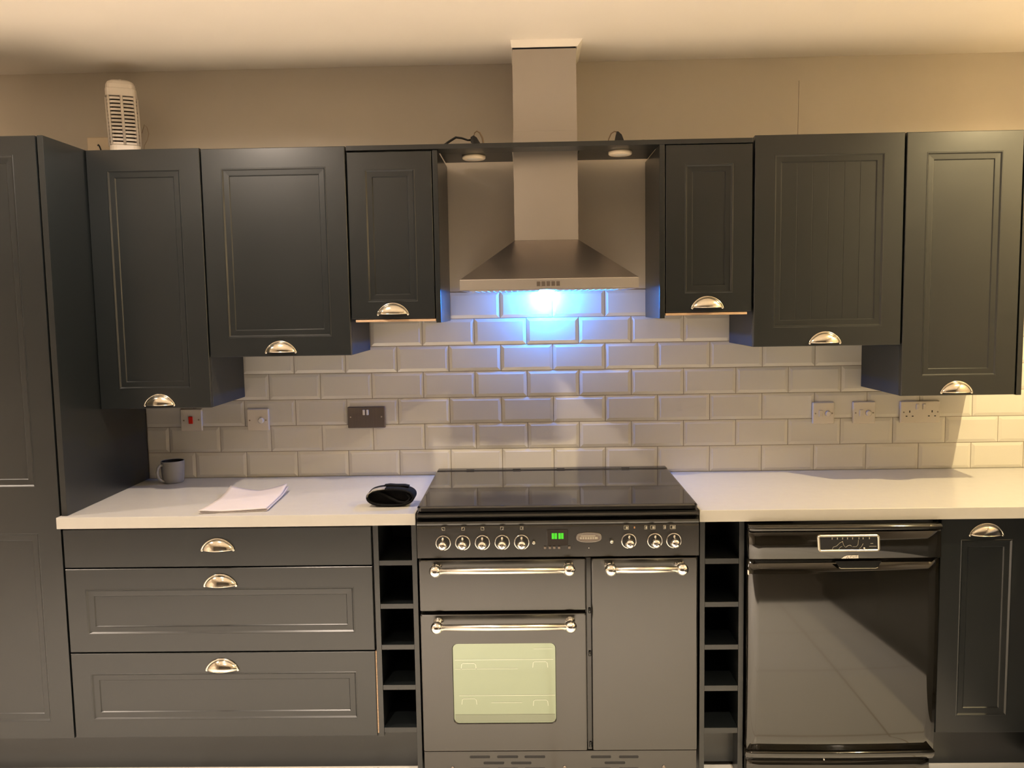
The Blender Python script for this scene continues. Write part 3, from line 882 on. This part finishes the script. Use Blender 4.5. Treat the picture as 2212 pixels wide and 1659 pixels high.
# ------------------------------------------------------------------ insect killer lamp on the cabinet tops
L = thing('insect_killer_lamp', (-1.094, -0.15, 2.113), 'white slatted insect killer lamp standing on the upper cabinets at left', 'lamp')
LX, LY, LZ = -1.094, -0.150, 2.1135
def sq(h, a, dx=0.0, n=24, p=4.2, rot=math.radians(24)):
    out = []
    for k in range(n):
        t_ = 2 * PI * k / n
        c, s = math.cos(t_), math.sin(t_)
        x = a * math.copysign(abs(c) ** (2 / p), c); y_ = a * math.copysign(abs(s) ** (2 / p), s)
        out.append((LX + dx + x * math.cos(rot) - y_ * math.sin(rot), LY + x * math.sin(rot) + y_ * math.cos(rot), LZ + h))
    return out
def lean(h): return 0.0035 - 0.008 * h / 0.28
bm = B(); loft(bm, [sq(.000, .054, lean(0)), sq(.004, .056, lean(0)), sq(.022, .056, lean(.02)), sq(.026, .053, lean(.03)), sq(.030, .053, lean(.03)), sq(.046, .0525, lean(.046)), sq(.048, .050, lean(.05))], smooth=False)
fin('lamp_base', bm, M['lampwhite'], L)
bm = B(); loft(bm, [sq(.220, .050, lean(.22)), sq(.221, .0535, lean(.22)), sq(.246, .0530, lean(.246)), sq(.248, .0515, lean(.248)), sq(.262, .0495, lean(.262)), sq(.272, .0440, lean(.272)), sq(.279, .0320, lean(.279)), sq(.283, .012, lean(.283))], smooth=False)
fin('cap', bm, M['lampwhite'], L)
bm = B(); lathe(bm, [(0.006, .2828), (0.005, .287), (0.002, .288)], (LX + lean(.283), LY, LZ), 'z', 12)
fin('hanging_knob', bm, M['lampwhite'], L)
bm = B(); loft(bm, [sq(.047, .036, lean(.05)), sq(.221, .036, lean(.22))])
fin('inner_grid', bm, M['lampcore'], L)
bm = B()
n_sl = 13
for k in range(n_sl):
    h0 = .049 + k * .01325
    a = sq(h0, .0505, lean(h0)); b = sq(h0 + .0078, .0505, lean(h0))
    c = sq(h0 + .0078, .0465, lean(h0)); d = sq(h0, .0465, lean(h0))
    loft(bm, [a, b, c, d, a], False, False)
fin('slats', bm, M['lampwhite'], L)
bm = B()
ref0, ref1 = sq(.047, .0512, lean(.047)), sq(.2215, .0512, lean(.22))
for k in range(0, 24, 3):
    p0, p1 = Vector(ref0[k]), Vector(ref1[k])
    tube(bm, [p0, p1], 0.0042 if k % 6 else 0.0052, 8)
fin('cage_bars', bm, M['lampwhite'], L)
bm = B(); tube(bm, [(-1.040, -.125, 2.215), (-1.028, -.128, 2.245), (-1.018, -.13, 2.235), (-1.0125, -.13, 2.213), (-1.018, -.13, 2.190), (-1.031, -.13, 2.170), (-1.034, -.13, 2.14), (-1.010, -.13, 2.125), (-0.99, -.12, 2.1155)], 0.0011, 6)
fin('cord', bm, M['wire'], L)

# ------------------------------------------------------------------ cables on top of the bridging shelf
bm = B()
zt = 2.1125
pts = [(0.070, -.27, zt + .0045), (0.080, -.262, zt + .010), (0.100, -.25, zt + .026), (0.124, -.25, zt + .040), (0.145, -.25, zt + .037), (0.165, -.25, zt + .030), (0.178, -.25, zt + .030)]
tube(bm, pts, [.003, .0038, .0042, .0040, .0036, .0034, .004], 8)
cb = tag(fin('light_cable', bm, M['cable']), 'black flat cable arched over the shelf top left of the chimney', 'cable', 'light leads on the bridging shelf')
bm = B(); loft(bm, [[(0.176, y, z) for y, z in ((-.26, zt + .022), (-.24, zt + .022), (-.24, zt + .038), (-.26, zt + .038))],
                    [(0.187, y, z) for y, z in ((-.262, zt + .016), (-.238, zt + .016), (-.238, zt + .044), (-.262, zt + .044))],
                    [(0.198, y, z) for y, z in ((-.262, zt + .001), (-.238, zt + .001), (-.238, zt + .036), (-.262, zt + .036))],
                    [(0.211, y, z) for y, z in ((-.26, zt + .001), (-.24, zt + .001), (-.24, zt + .014), (-.26, zt + .014))]])
fin('connector', bm, M['cable'], cb)
bm = B(); tube(bm, [(0.187, -.25, zt + .043), (0.190, -.25, zt + .054), (0.198, -.25, zt + .060), (0.208, -.25, zt + .055), (0.217, -.25, zt + .036), (0.221, -.25, zt + .012), (0.220, -.245, zt + .003)], [.0014, .0020, .0026, .0030, .0034, .0032, .0024], 8)
fin('wire_loop', bm, M['wire'], cb)
bm = B(); tube(bm, [(0.656, -.25, zt + .004), (0.658, -.25, zt + .024), (0.667, -.25, zt + .042), (0.678, -.25, zt + .049), (0.690, -.25, zt + .047)], 0.0021, 8)
cb2 = tag(fin('light_cable', bm, M['wire']), 'thin looped lead with black plug on the shelf right of chimney', 'cable', 'light leads on the bridging shelf')
bm = B(); loft(bm, [[(0.686 + dx * .4, y, zt + .048) for dx, y in ((0, -.256), (.014, -.256), (.014, -.244), (0, -.244))],
                    [(0.683 + dx, y, zt + .036) for dx, y in ((0, -.26), (.020, -.26), (.020, -.24), (0, -.24))],
                    [(0.679 + dx, y, zt + .018) for dx, y in ((0, -.26), (.031, -.26), (.031, -.24), (0, -.24))],
                    [(0.679 + dx, y, zt + .001) for dx, y in ((0, -.26), (.034, -.26), (.034, -.24), (0, -.24))]])
fin('connector', bm, M['cable'], cb2)
bm = B()
loft(bm, [[(x, y, zt + .0005 + (h if i == 1 else 0)) for x, h in ((.716, .002), (.74, .008), (.762, .015), (.778, .017), (.795, .013), (.812, .006), (.816, .003))] for i, y in enumerate((-.30, -.26, -.22))], False, False, closed=False)
tag(fin('dust_sheet_scrap', bm, M['navy']), 'low dark folded strip lying on the shelf at its right end', 'strip')

# ------------------------------------------------------------------ things on the left worktop
ZT = 0.9042
# mug
t = thing('mug', (-1.017, -0.082, ZT), 'grey mug in the corner of the left worktop', 'mug')
bm = B(); c = (-1.012, -0.078, ZT + .0004)
lathe(bm, [(0.0, 0.0), (0.034, 0.0), (0.0385, 0.004), (0.0405, 0.02), (0.0425, 0.050), (0.0435, 0.083), (0.0428, 0.0852), (0.0408, 0.0845), (0.0395, 0.06), (0.0370, 0.012), (0.0, 0.009)], c, 'z', 36)
fin('cup', bm, M['mug'], t)
bm = B()
lathe(bm, [(0.0, 0.0095), (0.0368, 0.0125), (0.0392, 0.06), (0.0404, 0.0835)], c, 'z', 36)
bm.faces.ensure_lookup_table()
bmesh.ops.delete(bm, geom=[f for f in bm.faces if len(f.verts) > 4 and f.calc_center_median().z > ZT + .05], context='FACES_ONLY')
fin('inside', bm, M['mugin'], t)
hd = Vector((-0.60, -0.80, 0)).normalized()
bm = B()
tube(bm, [Vector(c) + hd * r + Vector((0, 0, h)) for r, h in ((.041, .070), (.052, .072), (.061, .064), (.065, .048), (.063, .030), (.055, .018), (.044, .010), (.038, .008))], 0.0052, 10)
fin('handle', bm, M['mug'], t)

# paper stack
def papers():
    A, Bp, Cp = Vector((-.711, -.600)), Vector((-.497, -.572)), Vector((-.512, -.275))
    Dp = A + Cp - Bp + Vector((0.01, 0.02))
    t = thing('paper_stack', (-.61, -.44, ZT), 'loose stack of white paper sheets with curling corners on the left worktop', 'paper')
    for s, (zo, cur, sh) in enumerate(((0.0006, 0.3, (0, 0)), (0.0030, 0.65, (.003, .002)), (0.0058, 1.0, (-.001, -.001)))):
        bm = B(); n = 16
        g = []
        for i in range(n + 1):
            row = []
            for j in range(n + 1):
                u, v = i / n, j / n
                p = (A * (1 - u) + Bp * u) * (1 - v) + (Dp * (1 - u) + Cp * u) * v
                z = zo + cur * (0.020 * max(0, v - .55) ** 2 / .2 * (abs(2 * u - 1) ** 1.5) + 0.0035 * (u ** 3) + 0.004 * max(0, .25 - v) * max(0, .3 - u) / .06)
                row.append((p.x + sh[0], p.y + sh[1], ZT + z))
            g.append(row)
        lo_ = [[bm.verts.new(q) for q in r] for r in g]
        hi_ = [[bm.verts.new((q[0], q[1], q[2] + .0018)) for q in r] for r in g]
        for i in range(n):
            for j in range(n):
                bm.faces.new((lo_[i][j], lo_[i + 1][j], lo_[i + 1][j + 1], lo_[i][j + 1])); f = bm.faces.new((hi_[i][j], hi_[i + 1][j], hi_[i + 1][j + 1], hi_[i][j + 1])); f.smooth = True
        for i in range(n):
            bm.faces.new((lo_[i][0], lo_[i + 1][0], hi_[i + 1][0], hi_[i][0])); bm.faces.new((lo_[i][n], lo_[i + 1][n], hi_[i + 1][n], hi_[i][n]))
            bm.faces.new((lo_[0][i], lo_[0][i + 1], hi_[0][i + 1], hi_[0][i])); bm.faces.new((lo_[n][i], lo_[n][i + 1], hi_[n][i + 1], hi_[n][i]))
        fin('sheet', bm, M['paper'], t)
papers()

# black rolled cuff
t = thing('rolled_pouch', (-.098, -.50, ZT), 'small black rolled fabric pouch on the left worktop beside the cooker', 'pouch')
def band(bm, pts, y0, y1, th=0.007):
    pts = [Vector((p[0], 0, p[1])) for p in pts]
    outl, inl = [], []
    for i, p in enumerate(pts):
        d = (pts[min(i + 1, len(pts) - 1)] - pts[max(i - 1, 0)]).normalized()
        nrm = Vector((d.z, 0, -d.x))
        outl.append(p + nrm * th / 2); inl.append(p - nrm * th / 2)
    loops = []
    for a, b in zip(outl, inl):
        loops.append([(a.x, y0 + .004, a.z), (a.x, y1 - .004, a.z), ((a.x + b.x) / 2, y1, (a.z + b.z) / 2), (b.x, y1 - .004, b.z), (b.x, y0 + .004, b.z), ((a.x + b.x) / 2, y0, (a.z + b.z) / 2)])
    loft(bm, loops, smooth=True)
def ell(cx, cz, a, b, t0, t1, n=40, p=2.3):
    out = []
    for k in range(n + 1):
        q = math.radians(t0 + (t1 - t0) * k / n)
        c, s = math.cos(q), math.sin(q)
        out.append((cx + a * math.copysign(abs(c) ** (2 / p), c), cz + b * math.copysign(abs(s) ** (2 / p), s)))
    return out
bm = B(); band(bm, [(max(x, -.176), z) for x, z in ell(-.098, ZT + .0315, .0765, .0272, 236, 610)], -.535, -.462, .0075)
fin('cuff', bm, M['fabric'], t)
bm = B()
loft(bm, [[(-.098 + (x + .098) * k, y, ZT + .0315 + (z - ZT - .0315) * k) for x, z in ell(-.098, ZT + .0315, .072, .024, 0, 351)] for y, k in ((-.516, .3), (-.518, .97), (-.468, .97), (-.466, .3))], smooth=False)
fin('lining', bm, M['fabric'], t)
bm = B(); band(bm, [(-.150, ZT + .050), (-.135, ZT + .050), (-.118, ZT + .041), (-.095, ZT + .027), (-.072, ZT + .015), (-.050, ZT + .0115), (-.036, ZT + .019), (-.032, ZT + .031), (-.042, ZT + .044)], -.531, -.466, .009)
fin('inner_flap', bm, M['fabric'], t)
bm = B(); band(bm, [(-.174, ZT + .0350), (-.170, ZT + .0450), (-.157, ZT + .0540), (-.138, ZT + .0592), (-.115, ZT + .0618)], -.540, -.500, .0035)
o = fin('fastening_tab', bm, M['velcro'], t); o['label'] = 'grey fastening tab'
bm = B(); band(bm, [(-.122, ZT + .0635), (-.105, ZT + .0655), (-.085, ZT + .0640), (-.055, ZT + .0635), (-.040, ZT + .0600)], -.500, -.470, .005)
fin('strap', bm, M['fabric'], t)

# ------------------------------------------------------------------ ceiling downlights (above and behind the frame, back rows added for bounce light)
for x, y, w_, col, cone in DOWNLIGHTS:
    t = thing('ceiling_downlight', (x, y, CEIL), 'round recessed ceiling downlight out of frame; rows behind the first are added for bounce light', 'downlight', 'ceiling downlights')
    bm = B(); lathe(bm, [(0.034, CEIL - .0030), (0.042, CEIL - .0040), (0.046, CEIL - .0005)], (x, y, 0), 'z', 28)
    bmesh.ops.delete(bm, geom=[f for f in bm.faces if len(f.verts) > 4], context='FACES_ONLY')
    fin('trim_ring', bm, M['ceiling'], t)
    bm = B(); lathe(bm, [(0.0, CEIL - .0018), (0.034, CEIL - .0018), (0.034, CEIL - .0006)], (x, y, 0), 'z', 24)
    fin('lens', bm, M['lens'], t)
    l = bpy.data.lights.new('downlight_beam', 'SPOT')
    l.energy = w_; l.color = col; l.spot_size = math.radians(cone); l.spot_blend = 0.6; l.shadow_soft_size = 0.012 if x > 2 else 0.035
    lo = bpy.data.objects.new('downlight_beam', l); COL.objects.link(lo)
    lo.location = (x, y, CEIL - .03)
